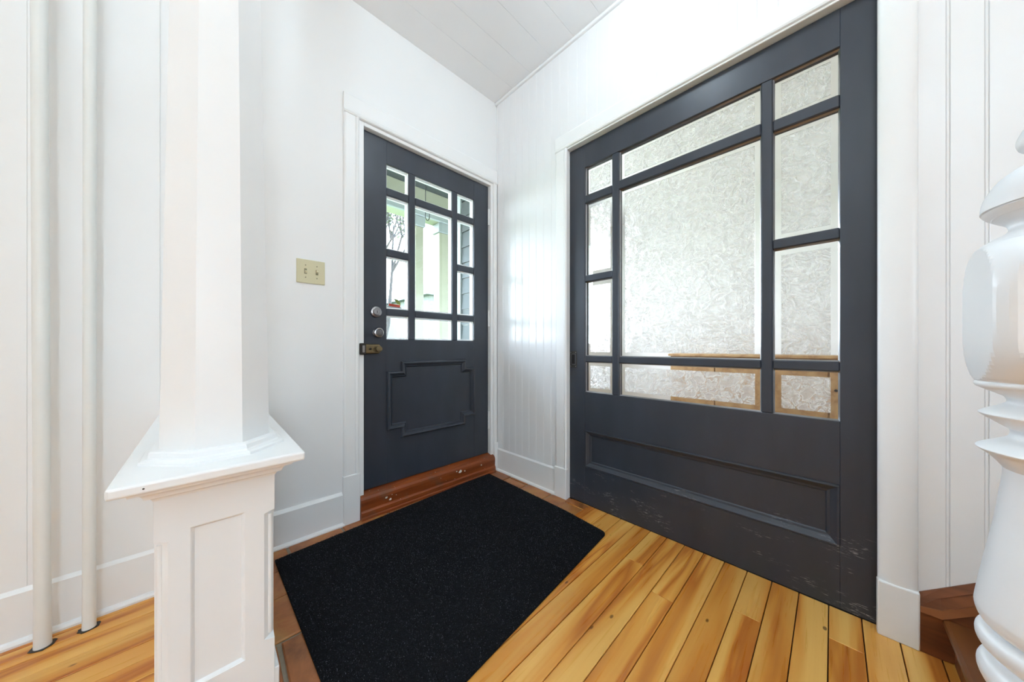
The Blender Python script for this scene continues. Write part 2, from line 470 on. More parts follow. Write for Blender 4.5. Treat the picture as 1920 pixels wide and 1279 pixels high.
# tiles
box('tile_bed', (TX, 0.817, -0.012), (1.30, 1.83, -0.004), 'grout', fl)
box('tile_bed', (1.30, 1.14, -0.012), (1.64, 1.83, -0.004), 'grout', fl)
def tile(x0, x1, y0, y1):
    j = lambda: random.uniform(-0.004, 0.004)
    g = 0.005
    pts = []
    c = [(x0 + g + j(), y0 + g + j()), (x1 - g + j(), y0 + g + j()), (x1 - g + j(), y1 - g + j()), (x0 + g + j(), y1 - g + j())]
    cx = sum(p[0] for p in c) / 4; cy = sum(p[1] for p in c) / 4
    v = [(px - cx, py - cy, -0.009) for px, py in c] + [(px - cx, py - cy, -0.001) for px, py in c] + [((px - cx) * 0.965, (py - cy) * 0.965, 0.002 + random.uniform(-.0006, .0006)) for px, py in c]
    f = [(8, 9, 10, 11)] + [(i, (i + 1) % 4, 4 + (i + 1) % 4, 4 + i) for i in range(4)] + [(4 + i, 4 + (i + 1) % 4, 8 + (i + 1) % 4, 8 + i) for i in range(4)] + [(3, 2, 1, 0)]
    o = link('floor_tile', fix(mesh('floor_tile', v, f)), 'terracotta', fl)
    o.location = (cx, cy, 0)
ty = [0.817, 1.008, 1.238, 1.467, 1.64, 1.83]
for r_, (a, b) in enumerate(zip(ty, ty[1:])):
    x = TX + 0.02 - (r_ % 2) * 0.11
    while x < 1.63:
        x0, x1 = max(x, TX), min(x + 0.235, 1.635)
        if b < 1.2: x1 = min(x1, 1.298)
        aa = a
        if r_ == 1 and x0 > 1.3: pass
        if r_ == 2 and x0 >= 1.29: aa = max(a, 1.265)
        if x1 - x0 > 0.03: tile(x0, x1, aa, b)
        x += 0.235
tile(1.302, 1.47, 1.145, 1.262); tile(1.472, 1.635, 1.145, 1.262)

# ------------------------------------------------------------------ baseboards and casings
def base_profile_y(yw):   # wall facing -Y
    return [(yw, 0), (yw - 0.028, 0), (yw - 0.029, 0.008), (yw - 0.024, 0.016), (yw - 0.016, 0.019), (yw - 0.016, 0.163), (yw - 0.010, 0.170), (yw - 0.005, 0.176), (yw, 0.176)]
bf = empty('baseboard_front'); tag(bf, 'white baseboard along the front door wall', 'baseboard', kind='structure')
extrude_profile('skirting', base_profile_y(YA), 'X', XL, -0.085, 'white_trim', bf)
extrude_profile('skirting', base_profile_y(YA), 'X', 0.125, 0.524, 'white_trim', bf)
br = empty('baseboard_right'); tag(br, 'short white baseboard between the two black doors', 'baseboard', kind='structure')
extrude_profile('skirting', [(XB - (YA - p), z) for p, z in base_profile_y(YA)], 'Y', 1.243, 1.80, 'white_trim', br)

t1 = empty('trim_1'); tag(t1, 'white casing and jamb around the narrow front door', 'door frame', kind='structure')
def casing_prof(w, d=0.022):      # across the width u (0 = opening edge), out v
    return [(0, 0), (0, d * 0.75), (0.003, d), (0.010, d + 0.003), (0.016, d), (0.019, d * 0.78), (0.024, d * 0.86), (w - 0.010, d * 0.95), (w - 0.003, d * 0.8), (w, d * 0.4), (w, 0)]
extrude_profile('casing_leg', [(0.600 - u, YA - v) for u, v in casing_prof(0.078)], 'Z', 0.26, 2.205, 'white_trim', t1)
extrude_profile('casing_leg', [(1.572 + u, YA - v) for u, v in casing_prof(0.040)], 'Z', 0.20, 2.205, 'white_trim', t1)
extrude_profile('casing_head', [(YA - v, 2.205 + u) for u, v in casing_prof(0.11)], 'X', 0.522, 1.612, 'white_trim', t1)
box('plinth_block', (0.518, YA - 0.026, 0), (0.603, YA, 0.262), 'white_trim', t1, 0.003)
box('plinth_block', (1.576, YA - 0.026, 0), (1.618, YA, 0.215), 'white_trim', t1, 0.003)
boxes('jamb', [((0.600, 1.822, 0.0), (0.627, 1.95, 2.205)), ((1.553, 1.822, 0.0), (1.575, 1.95, 2.205)), ((0.627, 1.822, 2.184), (1.553, 1.95, 2.205))], 'white_trim', t1, 0.002)
kp = box('latch_keeper', (0.603, 1.800, 0.908), (0.632, 1.824, 0.972), 'bronze', t1, 0.003)
box('keeper_slot', (0.612, 1.7985, 0.920), (0.626, 1.803, 0.960), 'steel', kp, 0.002)

t2 = empty('trim_2'); tag(t2, 'white rounded casing around the wide sliding door', 'door frame', kind='structure')
extrude_profile('casing_leg', [(XB - v, 1.155 + u) for u, v in casing_prof(0.088, 0.020)], 'Z', 0.19, 2.19, 'white_trim', t2)
def round_prof(w, d):
    pts = [(0, 0)]
    for i in range(13):
        a = math.pi * i / 12
        pts.append((w / 2 - math.cos(a) * w / 2, d * 0.45 + d * 0.55 * math.sin(a)))
    return pts + [(w, 0)]
sharpen(extrude_profile('casing_leg', [(XB - v, -0.106 - u) for u, v in round_prof(0.084, 0.026)], 'Z', 0.178, 2.19, 'white_trim', t2))
extrude_profile('casing_head', [(XB - v, 2.19 + u) for u, v in casing_prof(0.098, 0.020)], 'Y', -0.19, 1.243, 'white_trim', t2)
box('plinth_block', (XB - 0.027, 1.153, 0), (XB, 1.245, 0.19), 'white_trim', t2, 0.003)
box('plinth_block', (XB - 0.030, -0.192, 0), (XB, -0.104, 0.18), 'white_trim', t2, 0.004, 2)
boxes('jamb', [((XB - 0.012, 1.157, 0), (DB + 0.10, 1.175, 2.20)), ((XB - 0.012, -0.12, 2.182), (DB + 0.10, 1.157, 2.20))], 'white_trim', t2, 0.002)

# ------------------------------------------------------------------ front door
d1 = empty('door_1'); tag(d1, 'narrow black front door with small clear panes and a notched panel', 'door', kind='structure')
TH = 0.045
def fb(name, x0, x1, z0, z1, y0=DA, y1=DA + TH, mat='door_paint', par=d1, bev=0.003):
    return box(name, (x0, y0, z0), (x1, y1, z1), mat, par, bev)
fb('stile', 0.631, 0.765, 0.140, 2.180, bev=0.0008); fb('stile', 1.415, 1.549, 0.140, 2.180, bev=0.0008)
fb('rail', 0.765, 1.415, 2.040, 2.180, bev=0.0015)
fb('lower_panel', 0.765, 1.415, 0.140, 0.996, bev=0.0005)
fb('muntin', 0.906, 0.949, 0.996, 2.040, bev=0.004); fb('muntin', 1.227, 1.270, 0.996, 2.040, bev=0.004)
colsA = [(0.765, 0.906), (0.949, 1.227), (1.270, 1.415)]
for ci, (a, b) in enumerate(colsA):
    for z0, z1 in ([(1.139, 1.180), (1.493, 1.536), (1.855, 1.900)] if ci != 1 else [(1.139, 1.180), (1.855, 1.900)]):
        fb('muntin', a, b, z0, z1, bev=0.004)
for ci, (a, b) in enumerate(colsA):
    zs = [(0.996, 1.139), (1.180, 1.493), (1.536, 1.855), (1.900, 2.040)] if ci != 1 else [(0.996, 1.139), (1.180, 1.855), (1.900, 2.040)]
    for z0, z1 in zs:
        p = box('pane', (a, DA + 0.022, z0), (b, DA + 0.026, z1), 'clear_glass', d1)
        pts = [(a, z0), (b, z0), (b, z1), (a, z1)]
        ring_moulding('glazing_bead', pts, [(0, 0.012), (0.004, 0.012), (0.007, 0.0205), (0.010, 0.0215), (0.010, 0.027), (0.006, 0.031), (0.005, 0.046), (0, 0.046)], lambda q, h: (q[0], DA + h, q[1]), 'white_trim', p)
op = [(0.765, 0.455), (0.852, 0.455), (0.852, 0.398), (1.328, 0.398), (1.328, 0.455), (1.414, 0.455), (1.414, 0.804), (1.334, 0.804), (1.334, 0.862), (0.854, 0.862), (0.854, 0.804), (0.765, 0.804)]
ring_moulding('panel_moulding', op, [(0, 0), (0.0, 0.008), (0.004, 0.017), (0.010, 0.021), (0.016, 0.018), (0.022, 0.009), (0.027, 0.007), (0.030, 0.011), (0.034, 0.006), (0.036, 0.0)], lambda q, h: (q[0], DA - h, q[1]), 'door_paint', d1)
db = lathe('deadbolt', [(0.0325, 0), (0.0325, 0.006), (0.029, 0.012), (0.024, 0.014)], 'steel', d1, (0.702, DA, 1.154), 40, axis='-Y')
cy_ = lathe('key_cylinder', [(0.0205, 0.010), (0.0205, 0.024), (0.018, 0.027), (0.013, 0.0272), (0.012, 0.0255)], 'steel', db, (0, 0, 0), 32)
boxes('keyway', [((-0.0012, -0.008, 0.0250), (0.0012, 0.006, 0.0264))], 'hole_black', db)
kb = lathe('door_knob', [(0.022, 0), (0.022, 0.010), (0.016, 0.014), (0.016, 0.024), (0.027, 0.030), (0.0285, 0.038), (0.026, 0.044), (0.021, 0.0455), (0.019, 0.042)], 'steel', d1, (0.706, DA, 1.033), 40, axis='-Y')
lathe('knob_face', [(0.0185, 0.040), (0.0185, 0.0425), (0.012, 0.0435)], 'steel_dark', kb, (0, 0, 0), 32)
nl = box('night_latch', (0.634, DA - 0.018, 0.913), (0.722, DA, 0.967), 'brass', d1, 0.007, 3)
lathe('latch_knob', [(0.011, 0), (0.010, 0.012), (0.0165, 0.016), (0.018, 0.022), (0.0165, 0.027), (0.010, 0.028)], 'brass', nl, (0.7065, DA - 0.018, 0.940), 28, axis='-Y')
lathe('snib', [(0.0065, 0), (0.0065, 0.004), (0.004, 0.006)], 'bronze', nl, (0.665, DA - 0.018, 0.940), 18, axis='-Y')
for z0, z1 in ((1.885, 2.005), (1.108, 1.231), (0.325, 0.455)):
    hg = cyl('hinge', (1.5495, DA - 0.007, z0), (1.5495, DA - 0.007, z1), 0.0065, 'white_trim', d1, 14)
    L = z1 - z0
    for q in (0.0, 0.2, 0.4, 0.6, 0.8, 0.985):
        k_ = link('knuckle_ring', lathe_mesh('knuckle_ring', [(0.0072, L * q), (0.0078, L * q + 0.002), (0.0072, L * q + 0.004)], 14), 'white_trim', hg)
# decal on the outside of the lower left pane
dc = boxes('window_decal', [((0.780, DA + 0.0265, 1.190), (0.868, DA + 0.0272, 1.197))], 'decal_grey', d1)
extrude_profile('decal_red_bar', [(0.790, 1.200), (0.862, 1.194), (0.862, 1.211), (0.790, 1.215)], 'Y', DA + 0.0265, DA + 0.0275, 'decal_red', dc)
extrude_profile('decal_green_flag', [(0.822, 1.246), (0.842, 1.216), (0.863, 1.211), (0.863, 1.226), (0.845, 1.243)], 'Y', DA + 0.0265, DA + 0.0275, 'decal_green', dc)
for zz in (1.226, 1.236):
    box('decal_line', (0.790, DA + 0.0265, zz), (0.820, DA + 0.0272, zz + 0.002), 'decal_grey', dc)

# sill: stained step under the front door
sl = extrude_profile('door_sill', [(1.95, 0.0), (1.95, 0.137), (1.862, 0.137), (1.846, 0.134), (1.826, 0.129), (1.806, 0.120), (1.797, 0.108), (1.795, 0.094), (1.797, 0.050), (1.794, 0.044), (1.790, 0.040), (1.789, 0.018), (1.782, 0.014), (1.780, 0.0)], 'X', 0.604, 1.574, 'sill_wood')
tag(sl, 'reddish brown stained wooden sill with chipped paint below the front door', 'sill', kind='structure')
def chip(x, z, r):
    pts = []
    for i in range(9):
        a = 2 * math.pi * i / 9; q = r * random.uniform(0.65, 1.15)
        pts.append((x + q * 1.25 * math.cos(a), z + q * math.sin(a)))
    extrude_profile('paint_chip', pts, 'Y', 1.7935, 1.797, 'chip_white', sl)
for x, z, r in ((1.255, 0.090, 0.012), (1.292, 0.084, 0.005), (1.225, 0.099, 0.004), (0.742, 0.083, 0.006), (0.765, 0.066, 0.006), (0.775, 0.09, 0.002), (1.44, 0.087, 0.005), (1.10, 0.09, 0.002), (0.80, 0.08, 0.002)):
    chip(x, z, r)

# ------------------------------------------------------------------ sliding door
d2 = empty('door_2'); tag(d2, 'wide black sliding door with frosted glass panes and a long low panel', 'door', kind='structure')
def sb(name, y0, y1, z0, z1, x0=DB, x1=DB + TH, mat='door_paint_scuffed', par=d2, bev=0.003):
    return box(name, (x0, y0, z0), (x1, y1, z1), mat, par, bev)
sb('stile', 1.048, 1.163, 0.004, 2.178, bev=0.001); sb('stile', -0.19, -0.020, 0.004, 2.178, bev=0.001)
sb('rail', -0.020, 1.048, 2.040, 2.178, bev=0.0012)
sb('rail', -0.020, 1.048, 0.450, 0.680, bev=0.0012)
sb('rail', -0.020, 1.048, 0.004, 0.225, bev=0.0008)
sb('panel', -0.020, 1.048, 0.225, 0.450, DB + 0.016, DB + 0.035, bev=0.0)
pp = [(-0.020, 0.225), (1.048, 0.225), (1.048, 0.450), (-0.020, 0.450)]
ring_moulding('panel_moulding', pp, [(0, -0.002), (0.002, 0.002), (0.008, 0.003), (0.014, -0.002), (0.026, -0.010), (0.034, -0.012), (0.038, -0.016)], lambda q, h: (DB - h, q[0], q[1]), 'door_paint_scuffed', d2)
sb('muntin', 0.830, 0.871, 0.680, 2.040, bev=0.004); sb('muntin', 0.168, 0.206, 0.680, 2.040, bev=0.004)
colsB = [(0.871, 1.048), (0.206, 0.830), (-0.020, 0.168)]
for ci, (a, b) in enumerate(colsB):
    for z0, z1 in ([(0.861, 0.897), (1.345, 1.384), (1.822, 1.868)] if ci != 1 else [(0.861, 0.897), (1.828, 1.877)]):
        sb('muntin', a, b, z0, z1, bev=0.004)
for ci, (a, b) in enumerate(colsB):
    zs = [(0.680, 0.861), (0.897, 1.345), (1.384, 1.822), (1.868, 2.040)] if ci != 1 else [(0.680, 0.861), (0.897, 1.828), (1.877, 2.040)]
    for z0, z1 in zs:
        p = box('pane', (DB + 0.020, a, z0), (DB + 0.024, b, z1), 'clear_glass', d2)
        i = 0.024
        box('frosted_field', (DB + 0.0245, a + i, z0 + i), (DB + 0.0285, b - i, z1 - i), 'frosted_glass', p)
        ring_moulding('putty_line', [(a, z0), (b, z0), (b, z1), (a, z1)], [(0, 0.012), (0.003, 0.016), (0.005, 0.0198)], lambda q, h: (DB + h, q[0], q[1]), 'steel', p)
fp = box('flush_pull', (DB - 0.003, 1.104, 0.822), (DB + 0.002, 1.152, 0.926), 'bronze', d2, 0.0015)
box('pull_recess', (DB - 0.0042, 1.115, 0.845), (DB - 0.002, 1.139, 0.905), 'hole_black', fp, 0.0008)
boxes('pull_rim', [((DB - 0.0052, 1.111, 0.841), (DB - 0.0028, 1.115, 0.909)), ((DB - 0.0052, 1.139, 0.841), (DB - 0.0028, 1.143, 0.909)), ((DB - 0.0052, 1.111, 0.905), (DB - 0.0028, 1.143, 0.909)), ((DB - 0.0052, 1.111, 0.841), (DB - 0.0028, 1.143, 0.845))], 'steel_dark', fp)
for yy_, zz in ((1.110, 0.917), (1.110, 0.831), (1.146, 0.917), (1.146, 0.831)):
    cyl('screw', (DB - 0.002, yy_, zz), (DB - 0.0045, yy_, zz), 0.0025, 'steel', fp, 10)

# ------------------------------------------------------------------ half wall and column
wh = empty('wall_half'); tag(wh, 'low white half wall with a flat ledge running to the front door wall', 'half wall', kind='structure')
PX0, PX1, PY = -0.0756, 0.1178, 0.94
box('wall_core', (PX0 + 0.006, 1.16, 0), (PX1 - 0.006, YA, 0.655), 'white_wall', wh)
led = box('ledge', (PX0 - 0.0527, PY - 0.0527, 0.678), (PX1 + 0.0527, YA - 0.001, 0.699), 'white_trim', wh, 0.005, 3)
def bed(name, d0, d1_, z0, z1):
    # one stepped band of the moulding under the ledge, with a curved face
    loops = []
    for i in range(6):
        t = i / 5; d = d0 + (d1_ - d0) * (1 - math.cos(t * math.pi / 2)); z = z0 + (z1 - z0) * math.sin(t * math.pi / 2)
        loops.append([(PX0 - d, PY - d, z), (PX1 + d, PY - d, z), (PX1 + d, YA - 0.001, z), (PX0 - d, YA - 0.001, z)])
    v = [p for l in loops for p in l]; f = [(3, 2, 1, 0), (20, 21, 22, 23)]
    for j in range(5):
        for i in range(4): f.append((j * 4 + i, j * 4 + (i + 1) % 4, (j + 1) * 4 + (i + 1) % 4, (j + 1) * 4 + i))
    sharpen(link(name, fix(mesh(name, v, f)), 'white_trim', wh), 50)
bed('bed_moulding', 0.001, 0.010, 0.643, 0.653)
bed('bed_moulding', 0.012, 0.026, 0.653, 0.668)
bed('bed_moulding', 0.030, 0.038, 0.668, 0.6785)
box('skirting', (PX1 - 0.006, PY + 0.005, 0), (PX1 + 0.010, YA - 0.03, 0.172), 'white_trim', wh, 0.002)
box('skirting', (PX0 - 0.010, PY + 0.03, 0), (PX0 + 0.006, YA - 0.03, 0.172), 'white_trim', wh, 0.002)
cyl('nail_hole', (-0.083, PY - 0.0532, 0.6885), (-0.083, PY - 0.05, 0.6885), 0.0016, 'bronze', led, 8)

co = empty('column', (0.021, 1.073, 0)); co.location = (0, 0, 0)
tag(co, 'white tapered octagonal column on a panelled square pedestal', 'column')
# pedestal: body with stopped, moulded corners and a recessed front panel
def pedestal():
    x0, x1, y0, y1 = PX0, PX1, PY, 1.16
    bz = 0.014
    ch = 0.020
    pz = [(0.0, 0), (0.250, 0), (0.256, ch), (0.555, ch), (0.561, 0), (0.648, 0)]
    loops = []
    for z, c in pz:
        c = max(c, 0.0005)
        loops.append([(x0 + c, y0, z), (x1 - c, y0, z), (x1, y0 + c, z), (x1, y1, z), (x0, y1, z), (x0, y0 + c, z)])
    n = 6; v = [p for l in loops for p in l]; f = [tuple(range(n))[::-1], tuple(range((len(pz) - 1) * n, len(pz) * n))]
    for j in range(len(pz) - 1):
        for i in range(n):
            if i == 0: continue
            f.append((j * n + i, j * n + (i + 1) % n, (j + 1) * n + (i + 1) % n, (j + 1) * n + i))
    # front face with a hole for the panel: grid built by hand
    px0, px1, pz0, pz1, dep = -0.024, 0.0635, 0.232, 0.572, 0.008
    xs = sorted([x0 + 0.0005, x0 + ch, px0, px1, x1 - ch, x1 - 0.0005]); zs = sorted([0.0, pz0, 0.250, 0.256, 0.555, 0.561, pz1, 0.648])
    idx = {}
    def V(x, z, y=y0):
        kk = (round(x, 5), round(z, 5), round(y, 5))
        if kk not in idx: idx[kk] = len(v); v.append((x, y, z))
        return idx[kk]
    for a, b in zip(xs, xs[1:]):
        for c, d in zip(zs, zs[1:]):
            if a >= px0 - 1e-6 and b <= px1 + 1e-6 and c >= pz0 - 1e-6 and d <= pz1 + 1e-6: continue
            if (b <= x0 + ch + 1e-6 or a >= x1 - ch - 1e-6):
                if c >= 0.256 - 1e-6 and d <= 0.555 + 1e-6: continue
                if (c, d) == (0.250, 0.256):
                    if b <= x0 + ch + 1e-6: f.append((V(a, c), V(b, c), V(b, d)))
                    else: f.append((V(a, c), V(b, c), V(a, d)))
                    continue
                if (c, d) == (0.555, 0.561):
                    if b <= x0 + ch + 1e-6: f.append((V(b, c), V(b, d), V(a, d)))
                    else: f.append((V(a, c), V(b, d), V(a, d)))
                    continue
            f.append((V(a, c), V(b, c), V(b, d), V(a, d)))
    for (a, c), (b, d) in (((px0, pz0), (px1, pz0)), ((px1, pz0), (px1, pz1)), ((px1, pz1), (px0, pz1)), ((px0, pz1), (px0, pz0))):
        f.append((V(a, c), V(b, d), V(b, d, y0 + dep), V(a, c, y0 + dep)))
    me = mesh('pedestal', v, f)
    bm = bmesh.new(); bm.from_mesh(me); bmesh.ops.remove_doubles(bm, verts=bm.verts, dist=1e-5); bmesh.ops.recalc_face_normals(bm, faces=bm.faces); bm.to_mesh(me); bm.free()
    o = link('pedestal', me, 'white_panel', co)
    box('panel', (px0 - 0.001, y0 + dep - 0.001, pz0 - 0.001), (px1 + 0.001, y0 + 0.02, pz1 + 0.001), 'white_panel', o)
    ring_moulding('panel_moulding', [(px0, pz0), (px1, pz0), (px1, pz1), (px0, pz1)], [(0, 0.001), (0.002, 0.002), (0.006, 0.007), (0.008, 0.008)], lambda q, h: (q[0], y0 + h, q[1]), 'white_panel', o)
    for sx, xx in ((1, x0), (-1, x1)):
        cyl('corner_bead', (xx + sx * 0.008, y0 + 0.0115, 0.262), (xx + sx * 0.008, y0 + 0.0115, 0.549), 0.0048, 'white_trim', o, 12)
pedestal()
OC = (0.0215, 1.073)
def octa(name, prof, mat='white_trim'):
    """prof: (apothem, z)"""
    v = []; f = []
    for a, z in prof:
        rr = a / math.cos(math.pi / 8)
        for i in range(8):
            t = math.pi / 8 + i * math.pi / 4
            v.append((OC[0] + rr * math.cos(t), OC[1] + rr * math.sin(t), z))
    n = len(prof)
    for j in range(n - 1):
        for i in range(8): f.append((j * 8 + i, j * 8 + (i + 1) % 8, (j + 1) * 8 + (i + 1) % 8, (j + 1) * 8 + i))
    f += [tuple(range(8))[::-1], tuple(range((n - 1) * 8, n * 8))]
    return link(name, fix(mesh(name, v, f)), mat, co)
octa('base_moulding', [(0.1255, 0.6985), (0.1255, 0.7045), (0.122, 0.707), (0.115, 0.7085), (0.112, 0.7115), (0.111, 0.721), (0.108, 0.7235), (0.0965, 0.7245)])
octa('shaft', [(0.0965, 0.720), (0.0958, 0.75), (0.066, 2.74)])
octa('capital', [(0.064, 2.66), (0.075, 2.67), (0.075, 2.69), (0.082, 2.70), (0.095, 2.74), (0.11, 2.76), (0.11, 2.80), (0.125, 2.81), (0.125, ZC - 0.003)])

# ------------------------------------------------------------------ pipes, switch, mat
def pipe(x, y, r, lean, label):
    e = empty('heating_pipe', (x, y, 0)); tag(e, label, 'pipe', 'white riser pipes on the front door wall')
    o = link('pipe_body', lathe_mesh('pipe_body', [(r * 1.08, 0.0), (r * 1.05, 0.02), (r, 0.10)] + [(r, 0.10 + 0.25 * i) for i in range(1, 11)] + [(r, ZC - 0.004)], 28), 'pipe_white', e)
    sharpen(o)
    for v in o.data.vertices: v.co.x += lean * v.co.z
    pts = []
    m = [];
    for i in range(18):
        a = 2 * math.pi * i / 18; q = r * 1.3 + random.uniform(0, 0.006)
        pts.append((q * math.cos(a) * 1.05, q * math.sin(a)))
    extrude_profile('floor_collar', pts, 'Z', 0.0005, 0.0022, 'bronze', e)
pipe(-0.372, 1.752, 0.0165, -0.003, 'thicker white painted riser pipe standing farther from the half wall')
pipe(-0.284, 1.757, 0.0145, 0.001, 'thinner white painted riser pipe standing nearer the half wall')

sw = empty('light_switch', (0.375, YA, 1.2675)); tag(sw, 'ivory double toggle light switch plate beside the front door casing', 'light switch')
sw.location = (0, 0, 0)
box('switch_plate', (0.3135, YA - 0.006, 1.268), (0.4365, YA, 1.386), 'switch_ivory', sw, 0.003, 2)
for i, cx in enumerate((0.3515, 0.4005)):
    o = box('toggle_slot', (cx - 0.0055, YA - 0.0064, 1.314), (cx + 0.0055, YA - 0.0055, 1.340), 'switch_slot', sw)
    t = box('toggle', (-0.0038, -0.013, -0.006), (0.0038, 0.0, 0.006), 'switch_ivory', o, 0.0012)
    t.location = (cx, YA - 0.005, 1.327); t.rotation_euler = (R(28 if i == 0 else -28), 0, 0)
    for zz in (1.297, 1.357):
        cyl('screw', (cx, YA - 0.0058, zz), (cx, YA - 0.0072, zz), 0.0027, 'switch_slot', sw, 12)

def door_mat():
    c = [(0.216, 1.722), (1.506, 1.797), (1.482, 1.080), (1.452, 0.800), (0.238, 0.698)]
    rad = [0.006, 0.012, 0.3, 0.035, 0.03]
    out = []
    n = len(c)
    for i in range(n):
        a, b, d = Vector(c[i - 1]), Vector(c[i]), Vector(c[(i + 1) % n])
        u = (a - b).normalized(); w = (d - b).normalized(); ang = u.angle(w)
        t = min(rad[i] / math.tan(ang / 2), 0.25)
        p0 = b + u * t; p1 = b + w * t
        for s in range(7):
            q = s / 6
            out.append(tuple((p0 * (1 - q) + b * q) * (1 - q) + (b * (1 - q) + p1 * q) * q))
    e = empty('door_mat', (0.86, 1.25, 0.002)); e.location = (0, 0, 0)
    tag(e, 'large black pile doormat lying before the front door', 'doormat')
    n = len(out)
    ins = offset_poly(out, 0.003) if True else out
    v = [(*p, 0.0026) for p in out] + [(*p, 0.0080) for p in out] + [(*p, 0.0100) for p in ins]
    f = [tuple(range(n))] + [tuple(range(2 * n, 3 * n))]
    for j in range(2):
        for i in range(n): f.append((j * n + i, j * n + (i + 1) % n, (j + 1) * n + (i + 1) % n, (j + 1) * n + i))
    link('mat_body', fix(mesh('mat_body', v, f)), 'mat_black', e)
    # pile: short fibres
    def inside(x, y):
        r = False; j = n - 1
        for i in range(n):
            if (out[i][1] > y) != (out[j][1] > y) and x < (out[j][0] - out[i][0]) * (y - out[i][1]) / (out[j][1] - out[i][1]) + out[i][0]: r = not r
            j = i
        return r
    vs = []; fs = []
    rnd = random.Random(3)
    while len(fs) < 42000:
        x = rnd.uniform(0.21, 1.51); y = rnd.uniform(0.69, 1.80)
        if len(fs) % 1 == 0 and not inside(x, y): continue
        a = rnd.uniform(0, math.pi); w = 0.0012; hh = rnd.uniform(0.002, 0.0055); lx = rnd.uniform(-.003, .003); ly = rnd.uniform(-.003, .003)
        k0 = len(vs)
        vs += [(x - w * math.cos(a), y - w * math.sin(a), 0.0095), (x + w * math.cos(a), y + w * math.sin(a), 0.0095), (x + lx, y + ly, 0.0095 + hh)]
        fs.append((k0, k0 + 1, k0 + 2))
    o = link('pile', mesh('pile', vs, fs), 'mat_fibre', e); o['kind'] = 'stuff'
door_mat()

# ------------------------------------------------------------------ stairs and newel
st = empty('staircase'); tag(st, 'dark stained wooden staircase rising behind the white newel post', 'staircase')
SX0, SX1 = 0.735, 1.592
z = 0.0; yfr = -0.255
for i in range(9):
    rise = 0.130 if i == 0 else 0.185
    box('riser', (SX0 + 0.01, yfr - 0.018, z), (SX1, yfr, z + rise - 0.024), 'stair_wood', st, 0.001)
    z += rise
    extrude_profile('tread', [(yfr + 0.014, z - 0.026), (yfr + 0.020, z - 0.020), (yfr + 0.0215, z - 0.012), (yfr + 0.020, z - 0.004), (yfr + 0.013, z), (yfr - 0.245, z), (yfr - 0.245, z - 0.026)], 'X', SX0, SX1, 'stair_tread_wood', st)
    yfr -= 0.230
    if i == 0: z0_ = z
# skirt board on the wall with a moulded cap that turns up the rake
def skirt(name, zlow, zt, d0, d1_, mat, y_end=-2.2):
    """band between bottom offset and top offset above the level/rake line"""
    sl_ = 0.185 / 0.230
    yk = -0.192; ym = -0.232
    def line(off):
        t = off / 0.054
        return [(yk, 0.128 + 0.05 * t), (ym, 0.128 + 0.082 * t), (y_end, 0.128 + 0.082 * t + (ym - y_end) * sl_)]
    if zlow is None: bot = [(yk, 0.0), (ym, 0.0), (y_end, 0.4)]
    else: bot = line(zlow)
    top = line(zt)
    v = []
    for (yy2, zz2) in bot: v += [(XB - 0.0078, yy2, zz2), (XB - d0, yy2, zz2)]
    for (yy2, zz2) in top: v += [(XB - 0.0078, yy2, zz2), (XB - d1_, yy2, zz2)]
    f = []
    for i in range(2):
        a, b = i * 2, i * 2 + 2; c, d = 6 + i * 2, 8 + i * 2
        f += [(a + 1, b + 1, d + 1, c + 1), (a, c, d, b), (c, c + 1, d + 1, d), (a, b, b + 1, a + 1)]
    f += [(0, 1, 7, 6), (4, 10, 11, 5)]
    return link(name, fix(mesh(name, v, f)), mat, st)
skirt('skirt_board', None, 0.0, 0.024, 0.024, 'stair_wood')
skirt('cap_moulding', 0.0, 0.016, 0.034, 0.031, 'stair_wood')
skirt('cap_moulding', 0.016, 0.038, 0.026, 0.018, 'stair_wood')
skirt('cap_moulding', 0.038, 0.054, 0.021, 0.012, 'stair_wood')

nw = empty('newel_post', (0.65, -0.185, 0)); tag(nw, 'white turned newel post with faceted block and rings at the stair foot', 'newel post')
def sm(pts, sub=4):
    # Catmull-Rom through the given profile points
    out = []
    for i in range(len(pts) - 1):
        p0 = pts[max(i - 1, 0)]; p1 = pts[i]; p2 = pts[i + 1]; p3 = pts[min(i + 2, len(pts) - 1)]
        for s in range(sub):
            t = s / sub
            out.append(tuple(0.5 * ((2 * b) + (-a + c) * t + (2 * a - 5 * b + 4 * c - d) * t * t + (-a + 3 * b - 3 * c + d) * t ** 3) for a, b, c, d in zip(p0, p1, p2, p3)))
    return out + [pts[-1]]
TW = 'white_turned'
Z3 = (0, 0, 0)
lathe('base_block', [(0.094, 0.002), (0.094, 0.490), (0.088, 0.503), (0.060, 0.512)], TW, nw, Z3, 64, square=0.0665)
lathe('lower_rings', [(0.050, 0.505), (0.050, 0.530)] + sm([(0.0500, 0.530), (0.0573, 0.5547), (0.0640, 0.570), (0.0655, 0.581), (0.0620, 0.590), (0.0550, 0.594)]) + sm([(0.0535, 0.596), (0.0640, 0.606), (0.0667, 0.616), (0.0640, 0.624), (0.0540, 0.628)]), TW, nw, Z3, 64)
lathe('vase_shaft', sm([(0.0500, 0.626), (0.0585, 0.630), (0.0640, 0.636), (0.0668, 0.6455), (0.0665, 0.657), (0.0605, 0.7037), (0.0542, 0.7496), (0.0505, 0.785), (0.0488, 0.802), (0.0485, 0.813)]), TW, nw, Z3, 64)
